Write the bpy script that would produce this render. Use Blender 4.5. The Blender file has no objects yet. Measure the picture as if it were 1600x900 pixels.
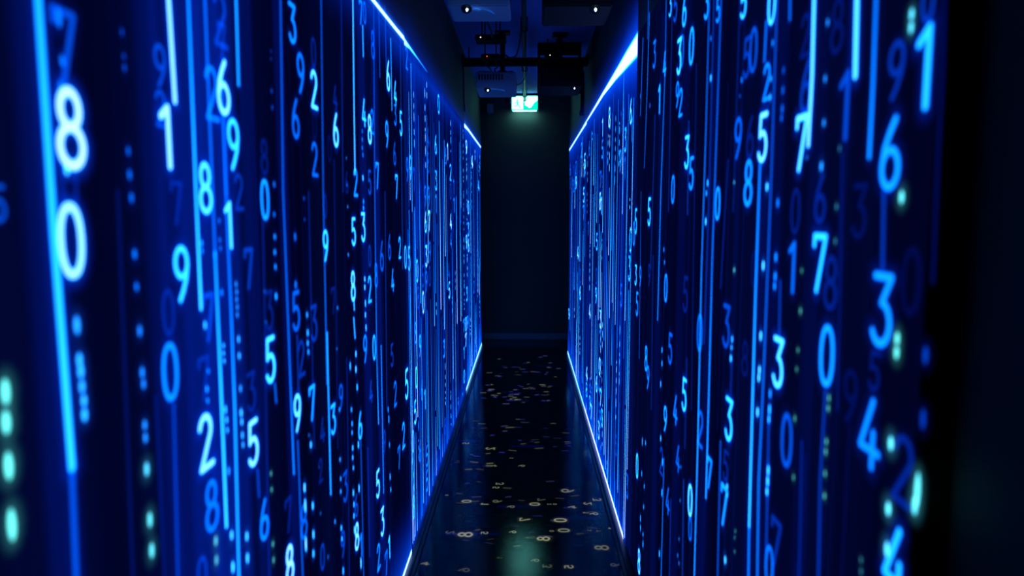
import bpy, bmesh, math, random
from mathutils import Vector, Matrix

S = bpy.context.scene
COL = S.collection
# ------------------------------------------------------------------ camera, world, exposure
F_PX = 1110.0                      # focal length in pixels of a 1600 wide frame
EYE = 1.6
PITCH = math.atan(118 / F_PX)
YAW = math.atan(22 / F_PX * math.cos(PITCH))
cam = bpy.data.cameras.new('camera')
cam_o = bpy.data.objects.new('camera', cam); COL.objects.link(cam_o)
cam.sensor_width = 36.0
cam.lens = 36.0 * F_PX / 1600
cam_o.location = (0, 0, EYE)
cam_o.rotation_euler = (math.pi / 2 - PITCH, 0, YAW)
cam.clip_start = 0.05
cam.dof.use_dof = True
cam.dof.focus_distance = 4.2
cam.dof.aperture_fstop = 2.1
S.camera = cam_o
world = bpy.data.worlds.new('world'); S.world = world
world.use_nodes = True
world.node_tree.nodes['Background'].inputs[0].default_value = (0.0, 0.0, 0.012, 1)
world.node_tree.nodes['Background'].inputs[1].default_value = 0.35
S.view_settings.view_transform = 'Standard'
S.view_settings.look = 'None'
S.view_settings.exposure = 0.0
S.view_settings.gamma = 1.0
S.view_settings.use_curve_mapping = False
S.cycles.transparent_max_bounces = 48
S.cycles.max_bounces = 6
S.cycles.sample_clamp_indirect = 3.0
random.seed(11)

# the place, in metres (corridor runs along +y)
LX, RX = -0.54, 0.485              # faces of the two rows of screens
WLX, WRX = -0.56, 0.535            # walls behind them
BACK, CEIL = 8.86, 3.03
SEAM_L, SEAM_R = (0.25, 3.18, 6.20, 8.45), (0.868, 3.15, 5.72, 8.00)
TOP = 2.365

_R = Matrix.Rotation(YAW, 3, 'Z')
_rt = _R @ Vector((1, 0, 0))
_fw = _R @ Vector((0, math.cos(PITCH), -math.sin(PITCH)))
_up = _R @ Vector((0, math.sin(PITCH), math.cos(PITCH)))
def ray(x, y): return _fw + _rt * ((x - 800) / F_PX) + _up * ((450 - y) / F_PX)
def on_wall(x, y, X):              # measured photo point -> (distance along wall, height)
    d = ray(x, y); t = X / d.x
    return d.y * t, EYE + d.z * t
def on_floor(x, y):
    d = ray(x, y); t = -EYE / d.z
    return d.x * t, d.y * t

# ------------------------------------------------------------------ materials
def new_mat(name):
    m = bpy.data.materials.new(name); m.use_nodes = True
    nt = m.node_tree; nt.nodes.clear()
    out = nt.nodes.new('ShaderNodeOutputMaterial')
    return m, nt, out

def painted(name, col, rough=0.6, metal=0.0, noise=0.0, scale=20, bump=0.0, stretch=(1, 1, 1), spec=0.5):
    m, nt, out = new_mat(name)
    b = nt.nodes.new('ShaderNodeBsdfPrincipled')
    b.inputs['Base Color'].default_value = (*col, 1)
    b.inputs['Roughness'].default_value = rough
    b.inputs['Metallic'].default_value = metal
    b.inputs['Specular IOR Level'].default_value = spec
    tc = nt.nodes.new('ShaderNodeTexCoord'); mp = nt.nodes.new('ShaderNodeMapping')
    mp.inputs['Scale'].default_value = stretch
    nt.links.new(tc.outputs['Object'], mp.inputs['Vector'])
    n = nt.nodes.new('ShaderNodeTexNoise'); n.inputs['Scale'].default_value = scale; n.inputs['Detail'].default_value = 5
    nt.links.new(mp.outputs[0], n.inputs['Vector'])
    r = nt.nodes.new('ShaderNodeMapRange')
    r.inputs['To Min'].default_value = 1 - noise; r.inputs['To Max'].default_value = 1 + noise
    nt.links.new(n.outputs['Fac'], r.inputs['Value'])
    mx = nt.nodes.new('ShaderNodeVectorMath'); mx.operation = 'SCALE'
    mx.inputs[0].default_value = col
    nt.links.new(r.outputs[0], mx.inputs['Scale'])
    nt.links.new(mx.outputs[0], b.inputs['Base Color'])
    if bump:
        bp = nt.nodes.new('ShaderNodeBump'); bp.inputs['Strength'].default_value = bump
        bp.inputs['Distance'].default_value = 0.01
        nt.links.new(n.outputs['Fac'], bp.inputs['Height'])
        nt.links.new(bp.outputs[0], b.inputs['Normal'])
    nt.links.new(b.outputs[0], out.inputs[0])
    return m

def glow(name, col, k, sample=True):
    m, nt, out = new_mat(name)
    e = nt.nodes.new('ShaderNodeEmission')
    e.inputs[0].default_value = (*col, 1); e.inputs[1].default_value = k
    nt.links.new(e.outputs[0], out.inputs[0])
    if not sample: m.cycles.emission_sampling = 'NONE'
    return m

def math_node(nt, op, a, b=None, c=None, clamp=False):
    n = nt.nodes.new('ShaderNodeMath'); n.operation = op; n.use_clamp = clamp
    for i, v in enumerate((a, b, c)):
        if v is None: continue
        if isinstance(v, (int, float)): n.inputs[i].default_value = v
        else: nt.links.new(v, n.inputs[i])
    return n.outputs[0]

def light_image_material(name, gain=1.0, tint=(0.07, 0.46, 0.38)):
    """light of the moving picture: 'reach' is the distance from the middle of a stroke in stroke widths,
    'power' its strength, 'tint' how green it is; added over the dark blue screen behind it"""
    m, nt, out = new_mat(name)
    def at(n):
        a = nt.nodes.new('ShaderNodeAttribute'); a.attribute_name = n; return a.outputs['Fac']
    d, p, t = at('reach'), at('power'), at('tint')
    core = nt.nodes.new('ShaderNodeMapRange'); core.interpolation_type = 'SMOOTHSTEP'
    core.inputs['From Min'].default_value = 0.55; core.inputs['From Max'].default_value = 1.45
    core.inputs['To Min'].default_value = 1; core.inputs['To Max'].default_value = 0
    nt.links.new(d, core.inputs['Value'])
    h = math_node(nt, 'SUBTRACT', 1.0, math_node(nt, 'DIVIDE', d, 6.0), clamp=True)
    h = math_node(nt, 'MULTIPLY', math_node(nt, 'POWER', h, 2.6), 0.13)
    v = math_node(nt, 'MULTIPLY', p, math_node(nt, 'ADD', core.outputs[0], h))
    v = math_node(nt, 'MULTIPLY', v, gain)
    v2 = math_node(nt, 'MULTIPLY', v, v)
    red = math_node(nt, 'MINIMUM', math_node(nt, 'MULTIPLY', math_node(nt, 'POWER', v, 5.0), 0.00010), 0.48)
    white = math_node(nt, 'MINIMUM', math_node(nt, 'MAXIMUM', math_node(nt, 'MULTIPLY', math_node(nt, 'SUBTRACT', v, 6.4), 0.5), 0.0), 0.55)
    red = math_node(nt, 'ADD', red, white)
    grn = math_node(nt, 'MINIMUM', math_node(nt, 'ADD', math_node(nt, 'MULTIPLY', v, 0.035), math_node(nt, 'MULTIPLY', v2, 0.085)), 1.25)
    blu = math_node(nt, 'MINIMUM', v, 3.0)
    c1 = nt.nodes.new('ShaderNodeCombineXYZ')
    nt.links.new(red, c1.inputs[0]); nt.links.new(grn, c1.inputs[1]); nt.links.new(blu, c1.inputs[2])
    c2 = nt.nodes.new('ShaderNodeCombineXYZ')
    nt.links.new(math_node(nt, 'MULTIPLY', v, tint[0]), c2.inputs[0])
    nt.links.new(math_node(nt, 'MULTIPLY', v, tint[1]), c2.inputs[1])
    nt.links.new(math_node(nt, 'MULTIPLY', v, tint[2]), c2.inputs[2])
    mx = nt.nodes.new('ShaderNodeMix'); mx.data_type = 'VECTOR'
    nt.links.new(t, mx.inputs[0]); nt.links.new(c1.outputs[0], mx.inputs[4]); nt.links.new(c2.outputs[0], mx.inputs[5])
    e = nt.nodes.new('ShaderNodeEmission'); nt.links.new(mx.outputs[1], e.inputs[0])
    tr = nt.nodes.new('ShaderNodeBsdfTransparent')
    ad = nt.nodes.new('ShaderNodeAddShader')
    nt.links.new(e.outputs[0], ad.inputs[0]); nt.links.new(tr.outputs[0], ad.inputs[1])
    nt.links.new(ad.outputs[0], out.inputs[0])
    m.cycles.emission_sampling = 'NONE'
    return m

def screen_material(name, lo, hi, fine):
    """dark blue picture ground with faint vertical bands"""
    m, nt, out = new_mat(name)
    tc = nt.nodes.new('ShaderNodeTexCoord')
    mp = nt.nodes.new('ShaderNodeMapping'); mp.inputs['Scale'].default_value = (1, fine, 0.12)
    nt.links.new(tc.outputs['Object'], mp.inputs['Vector'])
    n = nt.nodes.new('ShaderNodeTexNoise'); n.inputs['Scale'].default_value = 1.0; n.inputs['Detail'].default_value = 6
    n.inputs['Roughness'].default_value = 0.62
    nt.links.new(mp.outputs[0], n.inputs['Vector'])
    r = nt.nodes.new('ShaderNodeValToRGB')
    r.color_ramp.elements[0].position = 0.36; r.color_ramp.elements[0].color = (*lo, 1)
    r.color_ramp.elements[1].position = 0.72; r.color_ramp.elements[1].color = (*hi, 1)
    nt.links.new(n.outputs['Fac'], r.inputs[0])
    e = nt.nodes.new('ShaderNodeEmission'); nt.links.new(r.outputs[0], e.inputs[0])
    nt.links.new(e.outputs[0], out.inputs[0])
    return m

M = {}
M['ink'] = light_image_material('projected_light')
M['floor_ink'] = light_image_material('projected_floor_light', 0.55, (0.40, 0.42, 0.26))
M['near_screen'] = screen_material('near_screen_ground', (0.0003, 0.0006, 0.013), (0.0003, 0.0026, 0.036), 5)
M['mid_screen'] = screen_material('middle_screen_ground', (0.0004, 0.0010, 0.028), (0.0005, 0.009, 0.15), 9)
M['far_screen'] = screen_material('far_screen_ground', (0.0004, 0.0018, 0.045), (0.0005, 0.016, 0.24), 9)
M['wall'] = painted('black_wall_paint', (0.030, 0.032, 0.036), 0.75, noise=0.15, scale=6, bump=0.05)
M['back_wall'] = painted('grey_wall_paint', (0.090, 0.060, 0.054), 0.8, noise=0.06, scale=8)
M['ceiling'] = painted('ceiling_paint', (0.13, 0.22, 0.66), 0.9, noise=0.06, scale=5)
M['curb'] = painted('black_curb_paint', (0.012, 0.012, 0.014), 0.35, noise=0.1)
M['casing'] = painted('black_plastic', (0.005, 0.005, 0.005), 0.6, noise=0.1, spec=0.15)
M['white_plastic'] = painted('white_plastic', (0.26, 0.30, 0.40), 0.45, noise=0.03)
M['steel'] = painted('dark_painted_steel', (0.007, 0.007, 0.008), 0.6, noise=0.1, spec=0.2)
M['pipe'] = painted('grey_conduit', (0.008, 0.008, 0.010), 0.5, noise=0.05)
M['skirt'] = painted('blue_grey_skirting', (0.16, 0.17, 0.2), 0.5, noise=0.1)
M['cable'] = painted('black_rubber', (0.010, 0.010, 0.010), 0.6)
M['glass'] = painted('dark_lens_glass', (0.005, 0.006, 0.012), 0.08)
M['grille'] = painted('dark_grille', (0.004, 0.004, 0.004), 0.7)
M['lens_light'] = glow('lens_light', (0.45, 0.75, 1.0), 9.0)
M['lens_streak'] = glow('painted_lens_streak_blue', (0.01, 0.14, 0.8), 0.45)  # scattered lens light, painted as a faint blue emission
M['led_white'] = glow('white_indicator', (1.0, 0.9, 0.75), 1.2, False)
M['led_red'] = glow('red_indicator', (1.0, 0.12, 0.02), 0.9, False)
M['sign_green'] = glow('exit_sign_green', (0.0, 1.0, 0.66), 1.1)
M['sign_white'] = glow('exit_sign_white', (0.26, 1.0, 0.92), 4.6)
M['sign_under'] = glow('exit_sign_under_light', (0.18, 1.0, 0.90), 20.0)

# polished black floor
m, nt, out = new_mat('polished_black_floor')
b = nt.nodes.new('ShaderNodeBsdfPrincipled')
b.inputs['Base Color'].default_value = (0.006, 0.007, 0.009, 1)
b.inputs['IOR'].default_value = 1.36
tc = nt.nodes.new('ShaderNodeTexCoord')
n = nt.nodes.new('ShaderNodeTexNoise'); n.inputs['Scale'].default_value = 9; n.inputs['Detail'].default_value = 8
n2 = nt.nodes.new('ShaderNodeTexNoise'); n2.inputs['Scale'].default_value = 260; n2.inputs['Detail'].default_value = 3
for q in (n, n2): nt.links.new(tc.outputs['Object'], q.inputs['Vector'])
r = nt.nodes.new('ShaderNodeMapRange'); r.inputs['To Min'].default_value = 0.04; r.inputs['To Max'].default_value = 0.12
nt.links.new(n.outputs['Fac'], r.inputs['Value']); nt.links.new(r.outputs[0], b.inputs['Roughness'])
bp = nt.nodes.new('ShaderNodeBump'); bp.inputs['Strength'].default_value = 0.16; bp.inputs['Distance'].default_value = 0.001
nt.links.new(n2.outputs['Fac'], bp.inputs['Height']); nt.links.new(bp.outputs[0], b.inputs['Normal'])
nt.links.new(b.outputs[0], out.inputs[0])
M['floor'] = m

# ------------------------------------------------------------------ building helpers
class MB:
    """collects shapes into one mesh"""
    def __init__(self): self.bm = bmesh.new()
    def box(self, x0, x1, y0, y1, z0, z1, bevel=0.0, mi=0):
        t = bmesh.new()
        bmesh.ops.create_cube(t, size=1)
        for v in t.verts:
            v.co = Vector((x0 + (v.co.x + .5) * (x1 - x0), y0 + (v.co.y + .5) * (y1 - y0), z0 + (v.co.z + .5) * (z1 - z0)))
        if bevel: bmesh.ops.bevel(t, geom=t.edges[:], offset=bevel, segments=2, affect='EDGES')
        self.merge(t, mi); return self
    def merge(self, t, mi=0):
        vm = {v: self.bm.verts.new(v.co) for v in t.verts}
        for f in t.faces:
            g = self.bm.faces.new([vm[v] for v in f.verts]); g.material_index = mi; g.smooth = f.smooth
        t.free()
    def tube(self, pts, r, n=10, mi=0, taper=None, caps=True):
        pts = [Vector(p) for p in pts]; rings = []
        for i, p in enumerate(pts):
            a = pts[max(i - 1, 0)]; c = pts[min(i + 1, len(pts) - 1)]
            d = (c - a).normalized()
            s = d.cross(Vector((0, 0, 1)))
            if s.length < 1e-3: s = d.cross(Vector((0, 1, 0)))
            s.normalize(); u = d.cross(s)
            rr = r if taper is None else taper[i]
            rings.append([self.bm.verts.new(p + (s * math.cos(2 * math.pi * k / n) + u * math.sin(2 * math.pi * k / n)) * rr) for k in range(n)])
        for A, B in zip(rings, rings[1:]):
            for k in range(n):
                f = self.bm.faces.new((A[k], A[(k + 1) % n], B[(k + 1) % n], B[k])); f.smooth = True; f.material_index = mi
        if caps:
            self.bm.faces.new(rings[0][::-1]).material_index = mi; self.bm.faces.new(rings[-1]).material_index = mi
        return self
    def prism(self, poly, y0, y1, mi=0):    # outline in x,z pushed along y
        A = [self.bm.verts.new((x, y0, z)) for x, z in poly]; B = [self.bm.verts.new((x, y1, z)) for x, z in poly]
        self.bm.faces.new(A); self.bm.faces.new(B[::-1])
        for i in range(len(poly)):
            j = (i + 1) % len(poly); self.bm.faces.new((A[i], B[i], B[j], A[j]))
        for f in self.bm.faces: pass
        return self
    def build(self, name, mats, parent=None, label=None):
        bmesh.ops.recalc_face_normals(self.bm, faces=self.bm.faces[:])
        me = bpy.data.meshes.new(name); self.bm.to_mesh(me); self.bm.free()
        for q in (mats if isinstance(mats, (list, tuple)) else [mats]): me.materials.append(q)
        o = bpy.data.objects.new(name, me); COL.objects.link(o)
        if parent: o.parent = parent
        if label: o['label'] = label
        return o

def smooth_path(pts, k=8):
    P = [Vector(p) for p in pts]; out = []
    P = [P[0] * 2 - P[1]] + P + [P[-1] * 2 - P[-2]]
    for i in range(1, len(P) - 2):
        for j in range(k):
            t = j / k
            out.append(0.5 * ((2 * P[i]) + (-P[i-1] + P[i+1]) * t + (2*P[i-1] - 5*P[i] + 4*P[i+1] - P[i+2]) * t*t + (-P[i-1] + 3*P[i] - 3*P[i+1] + P[i+2]) * t**3))
    out.append(P[-2]); return out

def thing(name, label, cat, loc=(0, 0, 0), group=None):
    o = bpy.data.objects.new(name, None); COL.objects.link(o)
    o.location = loc; o['label'] = label; o['category'] = cat
    o.empty_display_size = 0.05
    if group: o['group'] = group
    return o
def tag(o, label, cat, group=None):
    o['label'] = label; o['category'] = cat
    if group: o['group'] = group
    return o
def struct(o, label=None):
    o['kind'] = 'structure'
    if label: o['label'] = label
    return o

# ------------------------------------------------------------------ the corridor shell
struct(MB().box(WLX - .12, WRX + .12, -1.2, BACK + .1, -0.1, 0).build('floor', M['floor']), 'polished black corridor floor with soft reflections')
struct(MB().box(WLX - .12, WLX, -1.2, BACK + .1, 0, CEIL).build('wall_left', M['wall']), 'black painted corridor wall behind the left screens')
struct(MB().box(WRX, WRX + .12, -1.2, BACK + .1, 0, CEIL).build('wall_right', M['wall']), 'black painted corridor wall behind the right screens')
struct(MB().box(WLX, WRX, BACK, BACK + .1, 0, CEIL).build('wall_back', M['back_wall']), 'grey end wall lit green below the exit sign')
cb = MB()
yy = -1.2
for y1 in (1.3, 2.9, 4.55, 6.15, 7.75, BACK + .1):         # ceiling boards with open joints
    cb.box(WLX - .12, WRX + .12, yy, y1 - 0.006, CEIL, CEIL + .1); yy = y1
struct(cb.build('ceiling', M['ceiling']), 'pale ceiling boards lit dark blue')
struct(MB().box(WLX, WRX, BACK - .016, BACK, 0.005, 0.085, .004).build('baseboard_back', M['skirt']), 'pale baseboard at the foot of the end wall')
for nm, a, s in (('baseboard_left', LX, 1), ('baseboard_right', RX, -1)):
    x0, x1 = sorted((a - .003 * s, a + .05 * s))
    bb = MB().box(x0, x1, -1.2, BACK - .02, 0, 0.012, .003)
    x0, x1 = sorted((a + .026 * s, a + .034 * s))
    bb.box(x0, x1, -1.2, BACK - .02, 0.010, 0.022, .002)
    struct(bb.build(nm, M['curb']), 'low black curb between the floor and the ' + nm[10:] + ' screens')

# ------------------------------------------------------------------ numerals of the picture
def arc(cx, cy, rx, ry, a0, a1, n=14, e=1.0):
    out = []
    for i in range(n + 1):
        a = math.radians(a0 + (a1 - a0) * i / n); c, s = math.cos(a), math.sin(a)
        out.append((cx + rx * math.copysign(abs(c) ** e, c), cy + ry * math.copysign(abs(s) ** e, s)))
    return out
SIX = [[(.37, .95), (.25, .80), (.12, .58), (.065, .36)], arc(.28, .30, .215, .25, 0, 360, 20)]
GL = {
 '0': [arc(.28, .50, .215, .45, 0, 360, 26, .88)],
 '1': [[(.10, .80), (.31, .95), (.31, .05)]],
 '2': [arc(.27, .72, .21, .23, 165, -35, 14) + [(.06, .05), (.52, .05)]],
 '3': [[(.06, .95), (.48, .95), (.26, .60)] + arc(.25, .325, .235, .275, 80, -150, 16)],
 '4': [[(.34, .95), (.04, .27), (.54, .27)], [(.38, .52), (.38, .05)]],
 '5': [[(.48, .95), (.12, .95), (.09, .54)] + arc(.25, .325, .235, .275, 115, -150, 16)],
 '6': SIX,
 '7': [[(.06, .80), (.06, .95), (.50, .95), (.22, .05)]],
 '8': [arc(.28, .735, .18, .215, 0, 360, 18), arc(.28, .285, .225, .235, 0, 360, 20)],
 '9': [[(.56 - x, 1 - y) for x, y in s] for s in SIX],
}
def seg_dist(px, py, ax, ay, bx, by):
    dx, dy = bx - ax, by - ay; L = dx * dx + dy * dy
    t = 0 if L == 0 else max(0, min(1, ((px - ax) * dx + (py - ay) * dy) / L))
    return math.hypot(px - ax - t * dx, py - ay - t * dy)
_field = {}
def field(ch, nx, ny, m=.30):
    """distance to the numeral's strokes over a small grid, in units of its height"""
    if (ch, nx, ny) not in _field:
        segs = [(a[0], a[1], b[0], b[1]) for s in GL[ch] for a, b in zip(s, s[1:])]
        pts = []
        for j in range(ny + 1):
            for i in range(nx + 1):
                x = -m + (.56 + 2 * m) * i / nx; y = -m + (1 + 2 * m) * j / ny
                pts.append((x, y, min(seg_dist(x, y, *s) for s in segs)))
        _field[(ch, nx, ny)] = pts
    return _field[(ch, nx, ny)]

class Light:
    """collects marks of light lying on one surface; at(u, v, k) gives the 3-D point"""
    def __init__(self, at): self.at = at; self.V = []; self.F = []; self.d = []; self.p = []; self.t = []; self.k = 0
    def _v(self, u, v, d, p, t):
        self.V.append(self.at(u, v, self.k)); self.d.append(d); self.p.append(p); self.t.append(t)
    def grid(self, pts, nx, ny):
        o = len(self.V) - len(pts)
        for j in range(ny):
            for i in range(nx):
                a = o + j * (nx + 1) + i; self.F.append((a, a + 1, a + nx + 2, a + nx + 1))
        self.k += 1
    def digit(self, u, v, h, ch, p, t=0.0, flip=1, n=(20, 32), rc=.052, wide=1.0, turn=False):
        nx, ny = n; pts = field(ch, nx, ny)
        for x, y, d in pts:
            a, b = (x - .28) * h * flip * wide, (y - .5) * h
            if turn: a, b = -b, a
            self._v(u + a, v + b, min(6.0, d / rc), p, t)
        self.grid(pts, nx, ny)
    def ribbon(self, pts, w, p, t=0.0, ends=True):
        """pts: (u, v) from top to bottom; p: one power or one per point"""
        P = [p] * len(pts) if isinstance(p, (int, float)) else p
        prof = (-6, -3.5, -2, -1.2, -.6, 0, .6, 1.2, 2, 3.5, 6)
        rows = []
        (u0, v0), (u1, v1) = pts[0], pts[-1]
        L = max(1e-6, math.hypot(u1 - u0, v1 - v0))
        if ends:                       # rounded heads
            du, dv = (u0 - u1) / L * w, (v0 - v1) / L * w
            for e in (6, 4, 2, 1, .5): rows.append((u0 + du * e, v0 + dv * e, P[0], e))
        for (u, v), q in zip(pts, P): rows.append((u, v, q, 0))
        if ends:
            for e in (.5, 1, 2, 4, 6): rows.append((u1 - du * e, v1 - dv * e, P[-1], e))
        nu, nv = (v0 - v1) / L, -(u0 - u1) / L
        o = len(self.V)
        for u, v, q, e in rows:
            for a in prof: self._v(u + nu * a * w, v + nv * a * w, min(6.0, math.hypot(a, e)), q, t)
        n = len(prof) - 1
        for j in range(len(rows) - 1):
            for i in range(n):
                a = o + j * (n + 1) + i; self.F.append((a, a + 1, a + n + 2, a + n + 1))
        self.k += 1
    def dot(self, u, v, w, h, p, t=0.0):
        """a soft oval speck w wide and h high"""
        if t < .5: t *= .35
        o = len(self.V); a, b = w / 2, h / 2; n = 12; rings = (.55, 1.0, 1.5, 2.4, 3.6, 6)
        self._v(u, v, 0, p, t)
        for d in rings:
            ra = a * d; rb = b * d if d < 1 else b + a * (d - 1)
            for k in range(n):
                c = 2 * math.pi * k / n
                self._v(u + ra * math.cos(c), v + rb * math.sin(c), d, p, t)
        for k in range(n): self.F.append((o, o + 1 + k, o + 1 + (k + 1) % n))
        for j in range(len(rings) - 1):
            for k in range(n):
                q, q2 = o + 1 + j * n, o + 1 + (j + 1) * n
                self.F.append((q + k, q2 + k, q2 + (k + 1) % n, q + (k + 1) % n))
        self.k += 1
    def band(self, rows, p, t=0.0, base=0.0):
        """edge light along the screen: rows of (u, v of the edge, half thickness, power)"""
        prof = (-6, -3.5, -2, -1.2, -.6, 0, .6, 1.2, 2, 3.5, 6)
        o = len(self.V); n = len(prof) - 1
        for u, v, rc, q in rows:
            for a in prof: self._v(u, v + a * rc, base + abs(a) * (6 - base) / 6, q * p, t)
        for j in range(len(rows) - 1):
            for i in range(n):
                a = o + j * (n + 1) + i; self.F.append((a, a + 1, a + n + 2, a + n + 1))
        self.k += 1
    def build(self, name, mat, parent, label=None):
        if not self.V: return None
        me = bpy.data.meshes.new(name)
        me.from_pydata(self.V, [], self.F)
        for nm, arr in (('reach', self.d), ('power', self.p), ('tint', self.t)):
            a = me.attributes.new(nm, 'FLOAT', 'POINT'); a.data.foreach_set('value', arr)
        me.materials.append(mat)
        o = bpy.data.objects.new(name, me); COL.objects.link(o); o.parent = parent
        if label: o['label'] = label
        return o

# ------------------------------------------------------------------ the six screens
def at_left(layer):
    return lambda u, v, k: (LX + .0012 + layer * .0022 + k * 6e-6, u, v)
def at_right(layer):
    return lambda u, v, k: (RX - .0012 - layer * .0022 - k * 6e-6, u, v)

SCR = {}
def screen(side, idx, y0, y1, zt0, zt1, z0, mat, label):
    X, s = (LX, -1) if side == 'L' else (RX, 1)
    t = thing('digital_rain_screen', label, 'screen', (X, (y0 + y1) / 2, 0))
    b = WLX if side == 'L' else WRX
    me = bmesh.new()
    xf, xb = X - 0, b + (.0015 if side == 'L' else -.0015)
    V = [me.verts.new(p) for p in ((xf, y0, z0), (xf, y1, z0), (xf, y1, zt1), (xf, y0, zt0), (xb, y0, z0), (xb, y1, z0), (xb, y1, zt1), (xb, y0, zt0))]
    for q in ((0, 1, 2, 3), (4, 7, 6, 5), (0, 3, 7, 4), (1, 5, 6, 2), (0, 4, 5, 1), (3, 2, 6, 7)):
        me.faces.new([V[i] for i in q])
    bmesh.ops.recalc_face_normals(me, faces=me.faces[:])
    me.faces.ensure_lookup_table()
    for f in me.faces:
        f.material_index = 0 if abs(f.calc_center_median().x - X) < 1e-5 else 1
    m = bpy.data.meshes.new('panel'); me.to_mesh(m); me.free()
    m.materials.append(mat); m.materials.append(M['casing'])
    o = bpy.data.objects.new('panel', m); COL.objects.link(o); o.parent = t
    o.matrix_parent_inverse = t.matrix_world.inverted(); o.location = -t.location
    o.location = (0, 0, 0); o.matrix_parent_inverse = Matrix.Translation(-Vector((X, (y0 + y1) / 2, 0)))
    at = at_left if side == 'L' else at_right
    SCR[(side, idx)] = dict(t=t, num=Light(at(0)), streak=Light(at(1)), spec=Light(at(2)), edge=Light(at(3)), y0=y0, y1=y1)
screen('L', 0, SEAM_L[0], SEAM_L[1] - .002, 2.31, 2.36, .006, M['near_screen'], 'nearest left screen with large blurred glowing blue 8 and 0')
screen('L', 1, SEAM_L[1], SEAM_L[2] - .002, TOP, TOP, .016, M['mid_screen'], 'middle left screen of falling blue numbers with a dark bottom edge')
screen('L', 2, SEAM_L[2], SEAM_L[3], TOP, TOP, .004, M['far_screen'], 'farthest left screen with bright sloping lines along top and bottom')
screen('R', 0, SEAM_R[0], SEAM_R[1] - .002, 2.37, 2.37, .016, M['near_screen'], 'nearest right screen with large dim 6, 3 and 4 beside black wall')
screen('R', 1, SEAM_R[1], SEAM_R[2] - .002, 2.365, 2.325, .004, M['mid_screen'], 'middle right screen with white glare along top and bottom edge')
screen('R', 2, SEAM_R[2], SEAM_R[3], 2.325, 2.29, .004, M['far_screen'], 'farthest right screen of dense blue streaks at corridor end')

def which(side, s):
    seams = SEAM_L if side == 'L' else SEAM_R
    i = 0 if s < seams[1] else (1 if s < seams[2] else 2)
    return SCR[(side, i)]
FX = {'L': LX, 'R': RX}

WORD = dict(zip('0123456789', ('zero', 'one', 'two', 'three', 'four', 'five', 'six', 'seven', 'eight', 'nine')))
def D(side, x, y, h, ch, p, t=0.0):
    s0, za = on_wall(x, y - h / 2, FX[side]); s1, zb = on_wall(x, y + h / 2, FX[side])
    s = (s0 + s1) / 2
    hh = (za - zb)
    n = (28, 44) if h > 70 else ((20, 32) if h > 45 else (14, 24))
    if p < 1: p = p ** 1.35
    g = which(side, s); one = Light(g['num'].at); one.k = g['num'].k; g['num'].k += 1
    one.digit(s, (za + zb) / 2, hh * .97, ch, p, t, 1 if side == 'L' else -1, n, rc=.058)
    tone = 'bright blue white' if p > 2.8 else ('clear blue' if p > .9 else 'faint dark blue')
    o = one.build('glowing_numeral', M['ink'], g['t'], tone + ' numeral ' + WORD[ch])
    o.matrix_parent_inverse = Matrix.Translation(-g['t'].location)
def Ln(side, pts, w, p):
    q = [on_wall(x, y, FX[side]) for x, y in pts]
    g = which(side, q[0][0]); one = Light(g['streak'].at); one.k = g['streak'].k; g['streak'].k += 1
    one.ribbon(q, w, p)
    o = one.build('light_streak', M['ink'], g['t'])
    o.matrix_parent_inverse = Matrix.Translation(-g['t'].location)
def Dt(side, x, y, w, h, p, t=0.0):      # w, h in pixels of the photograph
    s, z = on_wall(x, y, FX[side]); _, z2 = on_wall(x, y + h, FX[side])
    hh = z - z2
    which(side, s)['spec'].dot(s, z, min(.010, hh * .55), hh, p * 1.4, t)

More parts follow.
